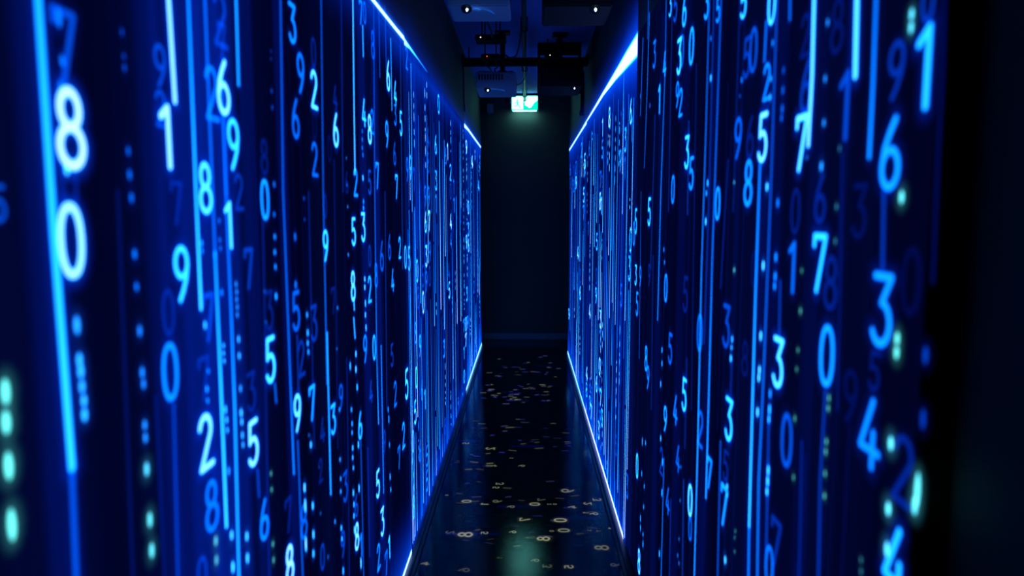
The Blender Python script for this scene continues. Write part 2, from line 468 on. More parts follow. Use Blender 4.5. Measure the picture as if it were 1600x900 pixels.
# numerals read off the photograph: x, y, height, numeral, strength
for a in (
 (100,72,118,'7',.75),(109,201,132,'8',6.2),(107,290,80,'0',.3),(110,376,122,'0',5.4),(-4,318,60,'5',.8),
 (249,103,70,'9',.7),(261,214,104,'1',5.2),(250,170,60,'2',.7),(275,318,72,'7',.35),(283,428,92,'9',3.1),(262,488,76,'0',.35),
 (265,581,96,'0',1.7),(330,146,88,'2',1.25),(348,136,90,'6',4.6),(343,30,90,'2',.6),(364,226,84,'9',3.1),(320,294,84,'8',3.7),
 (358,352,78,'1',3.9),(325,496,80,'7',.7),(318,592,74,'7',.4),(321,690,92,'2',4.6),(330,790,86,'8',1.3),(315,900,66,'0',.55),
 (388,420,68,'7',.6),(412,245,58,'8',.28),(413,312,66,'0',2.1),(422,562,76,'5',3.6),(420,485,66,'3',.32),(395,692,76,'5',4.6),
 (392,612,66,'3',.35),(412,812,68,'6',1.6),(452,882,66,'8',5.0),(450,805,58,'7',.35),(456,37,64,'3',1.8),(469,115,66,'9',1.3),
 (461,185,66,'6',1.1),(489,82,48,'0',.35),(490,140,62,'2',4.0),(491,249,56,'2',1.1),(491,196,44,'0',.14),(462,486,66,'5',1.0),
 (464,645,62,'9',4.2),(487,630,58,'7',2.2),(490,505,60,'3',.55),(474,815,58,'8',1.0),(524,203,56,'6',4.2),(523,152,40,'4',.4),
 (514,232,44,'0',.15),(508,384,52,'9',3.2),(507,322,40,'0',.35),(555,285,46,'2',1.9),(568,176,46,'4',3.0),(577,202,48,'8',4.2),
 (582,70,46,'8',.85),(563,20,40,'7',1.6),(569,20,36,'0',1.1),(581,190,40,'2',1.4),(552,362,46,'5',3.6),(567,355,48,'3',3.7),
 (551,447,50,'8',4.0),(577,400,36,'0',.6),(577,452,44,'2',2.5),(570,545,46,'9',1.6),(584,543,42,'0',2.6),(587,430,40,'8',1.2),
 (577,285,40,'5',.8),(589,275,44,'7',1.9),(613,438,38,'4',2.1),(624,387,36,'2',2.6),(596,400,50,'6',.9),(608,386,42,'6',.9),
 (633,402,38,'0',2.8),(639,404,40,'5',2.4),(606,118,50,'6',4.2),(617,145,40,'4',3.2),(617,180,34,'3',1.4),(604,210,44,'9',2.1),
 (626,193,40,'5',3.2),(616,240,38,'6',.9),(619,292,40,'7',2.6),(636,265,40,'9',1.1),(520,655,50,'3',2.5),(532,620,42,'9',.9),
 (503,672,42,'4',.45),(539,760,50,'3',.75),(562,665,46,'6',2.6),(556,790,38,'6',.8),(557,838,46,'8',4.5),(564,852,42,'1',1.6),
 (591,870,44,'2',1.8),(590,756,46,'5',4.0),(597,815,46,'3',4.2),(608,855,40,'1',3.2),(617,615,42,'2',1.3),(630,680,44,'2',2.2),
 (623,715,38,'7',1.3),(650,590,36,'0',3.2),(659,610,34,'6',1.6),(664,624,34,'1',3.0),(635,600,50,'5',3.6),(649,520,36,'8',1.9),
 (656,540,36,'9',2.5),(645,690,38,'0',2.4),(656,705,36,'6',1.3),(646,792,40,'8',2.2),(635,90,38,'2',1.2),(641,262,40,'9',2.2),
 (603,880,40,'7',1.2),(579,612,38,'4',.7),(500,735,40,'2',.35),(541,285,36,'6',.3),(612,555,38,'5',.6),(600,690,38,'9',.6),
 (470,560,60,'2',.5),(520,470,44,'7',.3),(535,850,44,'9',.7),(503,870,44,'0',.6),(345,65,60,'7',.5),(372,300,60,'2',.5)):
    D('L', *a)
for a in (
 (1023,85,44,'3',1.3),(1039,100,42,'4',2.1),(1031,155,48,'1',2.6),(1048,8,36,'3',3.1),(1056,10,48,'5',.8),(1070,16,52,'6',2.6),
 (1081,72,60,'0',2.3),(1062,88,58,'3',3.4),(1066,80,52,'0',1.1),(1059,148,42,'9',1.7),(1064,160,46,'2',1.9),(1074,238,54,'3',3.2),
 (1081,271,54,'5',1.9),(1052,296,46,'0',1.7),(1015,331,46,'5',3.1),(994,346,42,'5',2.6),(1105,6,48,'3',2.2),(1123,15,40,'5',1.9),
 (1122,318,54,'0',2.1),(1168,90,66,'5',.6),(1178,78,72,'0',.85),(1154,216,68,'9',1.0),(1173,215,70,'6',.3),(1170,286,76,'8',1.9),
 (1163,2,54,'5',3.2),(1207,6,66,'0',3.6),(1199,128,60,'2',1.7),(1193,215,80,'5',4.4),(1217,567,84,'3',3.9),(1240,418,86,'1',1.2),
 (1244,330,74,'0',.28),(1230,688,90,'0',.85),(1261,135,88,'6',.55),(1253,224,92,'7',4.1),(1323,165,114,'1',.75),(1283,310,82,'6',.35),
 (1281,412,98,'7',2.9),(1299,442,90,'8',.32),(1293,556,102,'0',2.0),(1402,110,96,'9',.5),(1393,240,120,'6',2.0),(1452,0,70,'0',.6),
 (1449,105,138,'1',2.7),(1380,485,122,'3',1.9),(1425,440,112,'0',.10),(1368,580,66,'5',.25),(1360,676,118,'4',1.7),(1412,735,116,'2',.36),
 (1400,880,126,'4',2.5),(1070,617,56,'5',3.1),(1056,640,50,'4',1.5),(1040,655,44,'9',2.3),(1060,716,46,'4',1.1),(1044,782,46,'4',1.1),
 (1079,782,54,'0',4.0),(1079,826,40,'0',1.2),(1140,656,72,'3',3.2),(1136,510,72,'3',.75),(1135,728,52,'5',.4),(1132,791,70,'7',2.1),
 (1109,740,54,'7',1.9),(1095,670,60,'2',1.0),(1094,520,62,'0',1.2),(1048,545,52,'5',1.0),(1041,450,46,'0',1.9),(1010,560,42,'8',2.1),
 (1013,590,40,'9',1.6),(996,728,42,'0',3.2),(999,877,42,'8',3.8),(1034,720,46,'2',.6),(1213,850,84,'7',.45),(1203,885,70,'0',1.3),
 (994,430,34,'3',3.0),(1001,432,34,'9',1.4),(991,365,40,'0',1.7),(996,475,40,'5',1.8),(1015,430,38,'9',.4),(1072,460,60,'5',.3),
 (1260,55,70,'2',.25),(1310,40,90,'8',.2),(1345,330,90,'3',.16),(1330,620,90,'9',.14),(1180,420,60,'0',.18),(1165,560,60,'8',.2)):
    D('R', *a)

# falling streaks: points, half width in metres, strength (one per point or one for all)
for pts, w, p in (
 ([(48,-60),(55,0),(80,370),(108,730)],.0060,(2.1,2.3,2.7,2.9)), ([(108,738),(117,960)],.005,.75),
 ([(258,-60),(260,0),(270,158)],.0050,5.2), ([(289,-60),(291,0),(303,300),(311,482)],.0042,(1.6,1.7,2.6,3.4)),
 ([(315,-60),(317,0),(325,200),(333,400)],.0042,1.1), ([(333,396),(342,600),(351,822)],.0048,(1.8,2.8,3.2)),
 ([(343,120),(352,350),(358,480),(364,640),(372,960)],.0046,(1.0,1.1,1.4,2.2,2.4)), ([(364,-60),(366,0),(370,132)],.0042,2.2),
 ([(347,180),(351,300)],.008,.5), ([(268,632),(276,960)],.0035,.5), ([(435,-60),(440,300),(450,560),(457,740)],.0036,(.9,1.0,1.3,1.9)),
 ([(499,-60),(503,300),(509,600)],.0034,(.8,1.0,1.4)), ([(509,520),(515,772)],.0040,2.6),
 ([(549,-60),(551,130),(553,272)],.0040,(3.0,3.5,3.8)), ([(582,-40),(584,300),(587,550),(590,662)],.0036,(.7,1.2,1.8,2.6)),
 ([(594,540),(598,770)],.0034,2.1), ([(562,690),(568,960)],.0034,.95), ([(573,700),(576,870)],.003,.5), ([(463,690),(473,960)],.004,.95),
 ([(565,40),(566,88)],.0036,2.8), ([(609,60),(611,172)],.0036,2.6), ([(551,466),(552,484)],.0036,3.2), ([(551,497),(553,528)],.0040,2.8),
 ([(427,600),(429,628)],.0038,1.0), ([(400,735),(402,775)],.0038,.6), ([(462,525),(464,610)],.0034,.45), ([(531,-40),(534,300)],.0028,.35),
 ([(520,250),(526,700)],.0026,.22), ([(408,340),(418,900)],.003,.25), ([(240,620),(256,960)],.003,.12), ([(180,300),(206,960)],.003,.10),
 ([(624,60),(628,420)],.0034,.7), ([(641,100),(643,330)],.004,2.6), ([(646,330),(648,640)],.004,1.7), ([(600,300),(603,640)],.003,.5),
 ([(540,560),(545,960)],.0028,.30), ([(480,300),(489,700)],.0028,.30), ([(590,-20),(592,120)],.004,.8), ([(600,10),(603,140)],.004,.8)):
    Ln('L', pts, w, p)
for pts, w, p in (
 ([(1043,-40),(1041,100),(1034,300),(1029,500)],.0034,(1.0,1.3,1.9,2.2)), ([(1016,20),(1013,125),(1008,262)],.0032,(1.8,1.6,1.1)),
 ([(1112,-60),(1105,200),(1098,420),(1092,700),(1085,960)],.0038,(.9,1.2,1.8,2.6,2.0)), ([(1131,-60),(1122,200),(1115,400),(1110,600),(1105,778)],.0038,(.9,1.1,1.5,2.2,2.6)),
 ([(1119,-60),(1110,300),(1102,536)],.003,.5), ([(1078,190),(1076,335)],.003,.6),
 ([(1200,35),(1197,95)],.0045,1.2), ([(1190,258),(1183,460),(1178,640),(1173,822)],.0046,(1.6,2.1,2.8,3.2)), ([(1173,826),(1171,960)],.0042,1.6),
 ([(1219,-60),(1208,270),(1203,400),(1195,600),(1188,750),(1185,960)],.0040,(.7,.8,.9,1.2,1.5,1.4)), ([(1238,-60),(1237,30)],.004,1.1),
 ([(1277,-60),(1272,120),(1266,226)],.0056,(3.8,4.2,4.6)), ([(1344,-60),(1340,118)],.0060,4.0), ([(1375,-60),(1368,130),(1362,245)],.0042,(1.3,1.6,1.9)),
 ([(1385,300),(1383,420)],.004,.45), ([(1293,612),(1285,750),(1281,960)],.0042,.42), ([(1039,717),(1033,960)],.0034,(1.3,1.8)),
 ([(1050,780),(1046,960)],.003,.5), ([(1070,750),(1067,960)],.003,.6), ([(1128,690),(1122,960)],.0034,.9), ([(1140,250),(1128,450)],.0028,.3),
 ([(1482,-60),(1478,100),(1470,250),(1462,440)],.003,.09), ([(1222,440),(1220,540)],.004,.5), ([(1204,660),(1200,860)],.0036,.6),
 ([(1256,690),(1250,960)],.003,.25), ([(1146,560),(1142,660)],.003,.35), ([(1025,180),(1018,420)],.003,.5), ([(1053,-40),(1046,330)],.003,.4),
 ([(1006,60),(1002,180)],.004,1.2), ([(1160,-40),(1148,330)],.0028,.25), ([(1090,100),(1082,640)],.0026,.25), ([(1320,240),(1312,640)],.003,.12),
 ([(1003,300),(1000,560)],.003,.9), ([(1022,400),(1019,640)],.003,.4), ([(1015,-10),(1013,60)],.004,.9), ([(1075,560),(1072,700)],.003,.4)):
    Ln('R', pts, w, p)
# specks and dashes: x, y, width, height in photo pixels, strength, greenness
for a in (
 (113,508,9,30,1.6,.3),(117,562,9,22,1.8,.3),(119,580,9,24,1.8,.3),(121,604,9,22,1.7,.3),(124,626,9,20,1.9,.3),(125,648,9,22,1.9,.3),(88,135,9,20,.9,0),
 (90,95,9,18,1.0,0),(97,265,9,18,2.6,.2),(84,28,9,30,1.0,0),(184,50,6,12,.4,0),(187,88,6,10,.45,0),(188,106,6,12,.5,0),(194,236,6,14,.7,0),(196,273,6,16,.8,0),
 (199,309,6,16,.8,0),(204,397,6,16,1.0,0),(207,448,6,14,1.0,0),(212,517,6,18,1.1,.2),(216,582,6,18,1.2,.2),(218,600,6,16,1.2,.2),
 (220,664,6,16,1.3,.3),(221,684,6,16,1.3,.3),(223,733,7,22,1.8,.6),(228,812,7,24,1.9,.8),(231,860,7,24,1.9,.8),
 (0,612,12,40,2.6,.9),(1,660,12,36,2.6,.9),(5,728,14,44,2.6,.9),(10,820,14,52,2.6,.9),
 (364,444,5,10,1.2,.3),(365,456,5,10,1.2,.3),(365,468,5,10,1.2,.3),(366,480,5,10,1.2,.3),(366,492,5,10,1.2,.3),(368,530,5,12,1.8,.3),(369,556,5,12,1.8,.3),
 (371,607,5,12,1.4,.4),(372,645,5,14,2.0,.4),(373,659,5,12,2.0,.4),(374,680,5,12,1.8,.4),(375,695,5,10,1.8,.4),(344,540,5,9,2.0,.2),(344,552,5,9,2.0,.2),(345,564,5,9,2.0,.2),
 (347,640,5,14,2.0,.2),(349,656,5,12,2.0,.2),(350,672,5,10,2.0,.2),(332,845,6,16,1.2,.8),(333,875,6,16,1.0,.8),(357,836,6,16,2.2,.4),(381,838,6,16,2.2,.4),(382,872,6,18,2.2,.4),
 (359,886,6,20,2.4,.3),(352,736,6,14,1.4,.2),(309,380,5,12,1.6,0),(310,392,5,10,1.4,0),(315,508,6,14,2.0,.2),(337,345,5,9,1.0,0),(338,375,5,9,1.0,0),(339,388,5,9,1.0,0),(341,457,5,12,1.2,0),
 (318,608,5,12,1.6,0),(319,626,5,10,1.4,0),(320,580,5,10,1.2,0),(424,288,5,10,1.0,0),(424,335,5,9,1.0,0),(425,370,5,10,1.4,0),(425,394,5,10,1.5,0),(426,417,5,10,1.5,0),(427,463,5,12,1.8,0),
 (409,455,4,6,.6,.3),(411,503,4,6,.6,.3),(412,537,4,6,.6,.3),(419,740,4,8,.9,.8),(420,765,4,8,.9,.8),(422,850,5,10,.9,.8),(423,875,5,10,.9,.8),
 (419,80,3,6,.3,0),(419,92,3,6,.35,0),(420,142,4,8,.5,0),(421,168,4,8,.5,0),(471,310,3,7,.6,0),(472,343,3,6,.5,0),(457,370,5,14,.9,0),(458,445,5,14,1.1,0),
 (476,492,4,10,1.6,.2),(477,520,4,12,1.8,.2),(477,536,4,10,1.8,.2),(478,550,4,10,1.6,.2),(482,695,5,12,2.2,.3),(485,790,5,14,2.4,.2),(486,835,5,16,2.4,.2),(486,865,5,14,2.2,.2),
 (472,762,5,16,3.0,.1),(473,790,5,24,3.0,.1),(474,850,6,26,3.4,.1),(523,545,3,5,1.0,.3),(538,247,3,5,.9,.3),(539,289,3,6,.9,.3),(540,323,3,5,1.4,.3),(541,398,3,6,1.4,.3),(524,481,3,7,1.2,.3),
 (546,640,3,9,1.8,.1),(547,662,3,9,1.8,.1),(547,676,3,8,1.8,.1),(548,700,3,10,2.2,.1),(548,715,3,9,2.0,.1),(549,731,3,8,2.2,.1),(549,770,3,12,2.4,.1),(550,788,3,10,2.2,.1),(550,806,3,10,2.2,.1),
 (551,828,4,14,2.6,.1),(557,695,4,13,2.4,.1),(555,605,4,12,2.2,.2),(558,763,4,14,2.6,.1),(527,640,3,8,1.6,.2),(528,718,3,8,1.6,.2),(529,748,3,8,1.6,.2),(529,768,3,8,1.8,.2),
 (530,825,3,10,2.2,.1),(531,842,3,9,2.2,.1),(561,880,4,20,3.0,.1),(533,892,4,14,2.0,.1),(520,815,3,8,1.4,.2),(567,436,3,9,3.0,0),(567,449,3,9,3.0,0),(568,474,3,12,2.6,0),(568,492,3,10,2.6,0),(569,512,3,12,2.6,0),
 (553,553,3,11,2.8,.1),(553,577,3,12,3.0,.1),(544,572,3,14,2.0,.1),(565,315,3,9,1.6,0),(565,325,3,9,1.8,0),(566,343,3,9,2.0,0),(563,205,3,8,1.0,0),(563,218,3,8,1.2,0),(563,231,3,8,1.2,0),(564,242,3,8,1.2,0),
 (564,278,3,10,2.6,.1),(604,640,3,10,1.6,.1),(605,655,3,14,1.8,.1),(606,695,3,10,1.5,.1),(607,745,3,12,2.0,.1),(608,765,3,9,2.0,.1),(643,720,3,12,2.0,.1),(644,742,3,12,2.2,.1),(645,762,3,12,2.0,.1),
 (479,680,3,6,.8,.3),(497,802,3,6,.6,.3),(509,870,3,8,.6,.3),(495,730,3,5,.5,.3)):
    Dt('L', *a)
for a in (
 (1114,60,4,9,1.0,.1),(1114,122,5,12,2.2,.2),(1109,286,4,12,2.0,.3),(1107,302,4,10,1.6,.3),(1106,346,5,13,2.6,.3),(1151,285,4,6,1.4,.5),(1151,422,4,8,1.4,.7),
 (1163,125,5,10,1.2,0),(1160,150,3,6,.7,0),(1212,67,5,11,1.2,.1),(1209,123,5,11,1.5,.3),(1208,152,5,12,1.6,.3),(1203,292,6,14,2.6,.3),(1197,415,6,16,2.8,.3),(1193,525,6,16,2.8,.3),
 (1191,578,6,14,2.8,.3),(1190,590,6,14,2.8,.3),(1188,644,6,16,2.8,.3),(1229,110,6,12,.6,0),(1228,141,6,14,.7,0),(1227,170,6,14,.8,0),(1226,184,6,12,.8,0),
 (1220,317,6,16,1.1,0),(1217,402,6,16,1.4,0),(1216,432,6,16,1.4,0),(1215,447,6,14,1.4,0),(1208,615,6,16,1.4,.1),(1207,640,6,18,2.0,.1),(1206,655,6,14,2.0,.1),
 (1205,735,6,18,2.4,.2),(1204,752,6,18,2.4,.2),(1203,768,6,14,2.4,.2),(1299,35,6,12,1.2,.3),(1295,123,6,12,1.2,.3),(1293,192,6,12,1.3,.3),(1289,260,7,16,1.5,.3),(1266,246,4,8,.8,.2),
 (1318,232,5,10,.4,.5),(1313,323,5,10,.5,.6),(1311,377,5,10,.5,.6),(1258,423,4,8,.6,.9),(1256,486,5,10,.8,.9),(1252,547,4,8,.7,.9),(1250,577,4,8,.6,.9),(1247,654,5,10,.7,.9),(1245,746,5,10,.6,.9),
 (1432,22,8,18,2.2,.7),(1431,43,8,18,2.2,.7),(1416,308,8,20,2.4,.8),(1409,529,8,20,2.2,.9),(1408,551,8,20,2.2,.9),(1399,693,8,22,2.6,.7),(1395,795,8,22,2.6,.7),(1441,765,18,56,2.4,.8),(1437,790,14,30,2.2,.8),
 (1393,858,10,24,2.4,.6),(1301,622,6,10,1.0,.9),(1300,638,6,10,1.0,.9),(1297,690,6,10,1.0,.9),(1296,706,6,10,1.0,.9),(1295,740,6,10,.9,.9),(1294,775,6,10,1.0,.9),(1352,875,5,10,.4,.7),(1352,893,5,10,.4,.7),
 (1454,555,8,30,.4,0),(1450,655,8,34,.35,0),(1148,530,4,12,1.8,.3),(1147,543,4,10,1.6,.3),(1146,560,5,12,2.4,.2),(1140,760,4,10,2.4,.4),(1140,774,4,8,2.0,.4),(1137,875,5,14,2.6,.4),(1153,830,3,6,.6,.8),(1152,840,3,6,.5,.8),(1152,862,3,6,.5,.8),
 (1040,390,3,8,1.4,.1),(1041,410,3,8,1.2,.1),(1035,685,4,11,2.2,.2),(1037,547,3,10,1.8,.1),(1037,568,3,10,1.8,.1),(1035,600,3,12,2.0,.1),(1038,722,3,14,2.0,.1),(1037,770,3,14,2.0,.1),(1033,865,4,12,2.2,.2),
 (1006,690,3,14,1.8,.2),(1011,692,3,8,1.8,.3),(1005,740,3,10,1.6,.3),(1009,760,3,8,1.6,.3),(1008,792,3,8,1.6,.3),(1003,810,3,12,1.8,.2),(1003,825,3,12,1.8,.2),(1007,850,3,12,1.8,.2),(1007,835,3,8,1.6,.2),
 (1003,150,3,8,.9,.1),(1018,165,3,8,.9,.1),(1062,868,3,7,1.0,.3),(1064,880,3,7,1.0,.3),(1067,730,3,6,.8,.4),(1066,782,3,6,.8,.4),(1064,842,3,6,.8,.4)):
    Dt('R', *a)

# the same picture carried on farther down the corridor, where it is too fine to read one by one
def rain(side, y0, y1, n, zt, scale, seed, kmin=.4):
    rnd = random.Random(seed)
    flip = 1 if side == 'L' else -1
    for c in range(n):
        f = (c + .15 + .7 * rnd.random()) / n
        s = 1 / (1 / y0 + (1 / y1 - 1 / y0) * f)
        far = 1 + max(0, s - 3.2) * .42
        if s < y0 + .03 or s > y1 - .03: continue
        g = which(side, s)
        z = zt - rnd.random() * .3
        while z > .05:
            r = rnd.random()
            if r < .50:
                L = rnd.uniform(.3, 1.7); e = max(.03, z - L)
                b = rnd.choice((.4, .8, 1.3, 2.0, 3.0, 4.2, 6.0))
                g['streak'].ribbon([(s, z), (s, (z + e) / 2), (s, e)], rnd.uniform(.0024, .0042) * far, (b * .35, b * .7, b * 1.15))
                z = e - rnd.uniform(.0, .08)
            elif r < .74:
                for k in range(rnd.choice((1, 1, 2, 2))):
                    h = .105 * scale
                    if z - h < .03: break
                    p = rnd.choice((.7, 1.3, 2.2, 3.2, 4.4, 5.4))
                    g['num'].digit(s + rnd.uniform(-.012, .012), z - h / 2, h, rnd.choice('0123456789'), p, 0, flip, (10, 16), rc=.055, wide=min(2.8, .9 + (far - 1) * .9))
                    z -= h * 1.12
                z -= rnd.uniform(.02, .12)
            elif r < .90:
                k = rnd.randint(2, 7); t = rnd.choice((0, .1, .3)); p = rnd.uniform(2.0, 5.0)
                for i in range(k):
                    if z < .06: break
                    hh = rnd.uniform(.012, .05) * scale
                    g['spec'].dot(s, z, .007 * far, hh, p, t); z -= hh + .02
                z -= .05
            else: z -= rnd.uniform(.15, .5)
rain('L', 3.15, 6.18, 33, 2.33, 1.15, 5)
rain('L', 6.25, 8.43, 15, 2.33, 1.25, 9)
rain('R', 3.19, 5.70, 31, 2.30, 1.15, 21)
rain('R', 5.75, 7.98, 14, 2.26, 1.25, 23)
# faint wide bands and hair lines of light in the near pictures
def haze(side, y0, y1, n, seed, lo, hi, w0, w1):
    rnd = random.Random(seed)
    for c in range(n):
        s = y0 + (y1 - y0) * rnd.random(); z = rnd.uniform(.9, 2.25); e = max(.1, z - rnd.uniform(.5, 1.6))
        which(side, s)['streak'].ribbon([(s, z), (s, e)], rnd.uniform(w0, w1), rnd.uniform(lo, hi))
haze('L', 1.3, 3.1, 34, 3, .015, .07, .0018, .003)
haze('R', 1.0, 3.1, 34, 4, .015, .07, .0018, .003)
haze('L', 3.2, 8.3, 46, 6, .04, .14, .015, .035)
haze('R', 3.3, 7.9, 44, 7, .04, .14, .015, .035)
for x, w, p in ((245,.030,.05),(270,.040,.07),(305,.045,.13),(335,.045,.15),(362,.040,.11),(395,.03,.05),(70,.03,.06),(445,.03,.06),(570,.05,.07),(590,.05,.08)):
    s, _ = on_wall(x, 450, LX); SCR[('L', 0)]['streak'].ribbon([(s, 2.25), (s, .2)], w, p, ends=False)
for x, w, p in ((1030,.05,.03),(1065,.05,.03),(1110,.04,.04),(1190,.03,.05),(1210,.03,.03),(1270,.03,.02)):
    s, _ = on_wall(x, 450, RX); SCR[('R', 0)]['streak'].ribbon([(s, 2.3), (s, .2)], w, p, ends=False)

# bright border light along the picture edges: y, z of the edge, half thickness, strength
class Edges:
    def __init__(self, g): self.g = g
    def _go(self, rows, p, t, base, nm):
        one = Light(self.g['edge'].at); one.k = self.g['edge'].k; self.g['edge'].k += 1
        one.band(rows, p, t, base)
        one.build(nm, M['ink'], self.g['t']).matrix_parent_inverse = Matrix.Translation(-self.g['t'].location)
    def band(self, rows, p, t=0.0): self._go(rows, p, t, 0.0, 'edge_light')
    def soft(self, rows, p, t=0.0): self._go(rows, p * 7, t, 1.45, 'edge_glow')
E = Edges(SCR[('L', 0)])
E.band([(.3,2.300,.006,.3),(1.6,2.318,.006,.45),(2.45,2.330,.007,.9),(3.0,2.345,.008,1),(3.18,2.352,.009,1)], 11.0, .15)
E.soft([(1.6,2.26,.03,.3),(2.5,2.29,.035,1),(3.18,2.30,.035,1)], .9)
E.band([(2.3,.020,.010,.6),(2.8,.022,.011,1),(3.17,.022,.010,1)], 8.0, .12)
E.soft([(2.0,.05,.05,.3),(2.8,.06,.06,1),(3.17,.06,.05,1)], 1.1)
E = Edges(SCR[('L', 1)])
E.band([(3.18,2.342,.014,1),(3.32,2.348,.008,.6),(3.6,2.35,.005,.25),(3.9,2.35,.004,.1)], 7.0, .1)
E.soft([(3.2,2.29,.05,1),(4.5,2.31,.04,.8),(6.18,2.32,.03,.6)], .9)
E.soft([(3.2,.05,.05,1),(4.5,.06,.05,1),(6.18,.06,.05,1)], .9)
E = Edges(SCR[('L', 2)])
E.band([(6.21,2.345,.016,1),(6.6,2.355,.012,1),(8.44,2.36,.010,1)], 7.5, .12)
E.soft([(6.21,2.30,.05,1),(8.44,2.30,.05,1)], 1.0)
E.band([(6.21,.022,.012,1),(8.44,.024,.016,1)], 6.0, .2)
E.soft([(6.21,.08,.07,1),(8.44,.10,.08,1)], 1.1)
E = Edges(SCR[('R', 1)])
E.band([(3.155,2.318,.044,1),(3.5,2.325,.036,1),(3.9,2.330,.024,1),(4.5,2.333,.013,1),(5.71,2.318,.008,1)], 8.5)
E.soft([(3.155,2.27,.08,1),(4.0,2.29,.06,1),(5.71,2.28,.04,1)], 1.2)
E.band([(3.33,.022,.012,1),(4.5,.022,.013,1),(5.71,.020,.012,1)], 9.0)
E.soft([(3.25,.06,.05,.5),(4.5,.08,.07,1),(5.71,.08,.07,1)], 1.3)
E = Edges(SCR[('R', 2)])
E.band([(5.73,2.312,.014,1),(6.3,2.305,.010,1),(7.995,2.285,.010,1)], 7.5, .1)
E.soft([(5.73,2.27,.05,1),(7.995,2.24,.05,1)], 1.0)
E.band([(5.73,.020,.010,1),(7.995,.022,.012,1)], 6.0, .25)
E.soft([(5.73,.08,.07,1),(7.995,.10,.08,1)], 1.1)

for (side, i), g in SCR.items():
    mpi = Matrix.Translation(-g['t'].location)
    for key, nm in (('num', 'fine_numerals'), ('streak', 'fine_light_streaks'), ('spec', 'light_specks')):
        o = g[key].build(nm, M['ink'], g['t'])
        if o:
            o.matrix_parent_inverse = mpi
            o['kind'] = 'stuff'

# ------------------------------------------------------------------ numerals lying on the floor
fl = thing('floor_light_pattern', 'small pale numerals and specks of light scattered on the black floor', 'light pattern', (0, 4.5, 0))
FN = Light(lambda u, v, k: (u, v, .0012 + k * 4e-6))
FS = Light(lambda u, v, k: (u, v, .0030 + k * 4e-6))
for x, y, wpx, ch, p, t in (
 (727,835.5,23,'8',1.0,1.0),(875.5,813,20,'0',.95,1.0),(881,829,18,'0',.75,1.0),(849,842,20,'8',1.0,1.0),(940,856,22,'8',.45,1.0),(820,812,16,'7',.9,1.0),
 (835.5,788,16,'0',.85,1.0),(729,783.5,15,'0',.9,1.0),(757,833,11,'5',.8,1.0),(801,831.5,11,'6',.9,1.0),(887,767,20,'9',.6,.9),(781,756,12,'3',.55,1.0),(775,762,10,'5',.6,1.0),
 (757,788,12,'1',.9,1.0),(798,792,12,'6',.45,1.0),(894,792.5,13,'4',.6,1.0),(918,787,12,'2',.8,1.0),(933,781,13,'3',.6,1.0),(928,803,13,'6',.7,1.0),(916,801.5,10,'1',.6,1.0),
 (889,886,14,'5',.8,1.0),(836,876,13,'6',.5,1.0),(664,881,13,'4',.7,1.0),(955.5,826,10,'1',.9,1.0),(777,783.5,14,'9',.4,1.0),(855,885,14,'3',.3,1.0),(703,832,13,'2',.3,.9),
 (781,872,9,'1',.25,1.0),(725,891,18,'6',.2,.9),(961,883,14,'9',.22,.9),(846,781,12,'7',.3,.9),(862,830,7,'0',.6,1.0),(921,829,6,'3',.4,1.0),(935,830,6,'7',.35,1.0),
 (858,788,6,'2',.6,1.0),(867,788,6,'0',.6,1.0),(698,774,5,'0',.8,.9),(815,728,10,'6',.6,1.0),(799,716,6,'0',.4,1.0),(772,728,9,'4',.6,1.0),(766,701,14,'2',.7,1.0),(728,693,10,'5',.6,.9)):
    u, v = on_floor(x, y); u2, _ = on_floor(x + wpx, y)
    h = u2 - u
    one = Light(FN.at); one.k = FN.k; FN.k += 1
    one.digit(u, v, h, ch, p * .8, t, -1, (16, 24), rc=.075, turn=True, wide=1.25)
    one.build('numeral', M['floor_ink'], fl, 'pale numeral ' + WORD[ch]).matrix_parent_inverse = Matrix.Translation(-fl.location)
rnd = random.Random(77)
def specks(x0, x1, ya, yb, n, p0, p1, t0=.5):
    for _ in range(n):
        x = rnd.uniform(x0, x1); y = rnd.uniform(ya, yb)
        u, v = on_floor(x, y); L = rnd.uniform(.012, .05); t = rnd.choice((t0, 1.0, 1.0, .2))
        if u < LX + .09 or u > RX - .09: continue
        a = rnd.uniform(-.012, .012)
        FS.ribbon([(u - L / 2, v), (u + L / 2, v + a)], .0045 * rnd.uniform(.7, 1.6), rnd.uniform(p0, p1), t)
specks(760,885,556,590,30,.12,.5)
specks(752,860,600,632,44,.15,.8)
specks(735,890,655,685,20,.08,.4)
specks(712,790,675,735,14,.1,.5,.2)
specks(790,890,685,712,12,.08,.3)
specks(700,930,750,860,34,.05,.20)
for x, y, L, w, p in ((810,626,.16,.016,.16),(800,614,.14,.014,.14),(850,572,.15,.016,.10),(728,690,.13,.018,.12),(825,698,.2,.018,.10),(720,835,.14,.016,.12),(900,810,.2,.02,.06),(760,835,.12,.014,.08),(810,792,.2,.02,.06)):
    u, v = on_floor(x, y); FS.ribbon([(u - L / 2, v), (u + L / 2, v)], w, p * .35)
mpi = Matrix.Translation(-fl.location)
o = FS.build('light_specks', M['floor_ink'], fl); o.matrix_parent_inverse = mpi; o['kind'] = 'stuff'

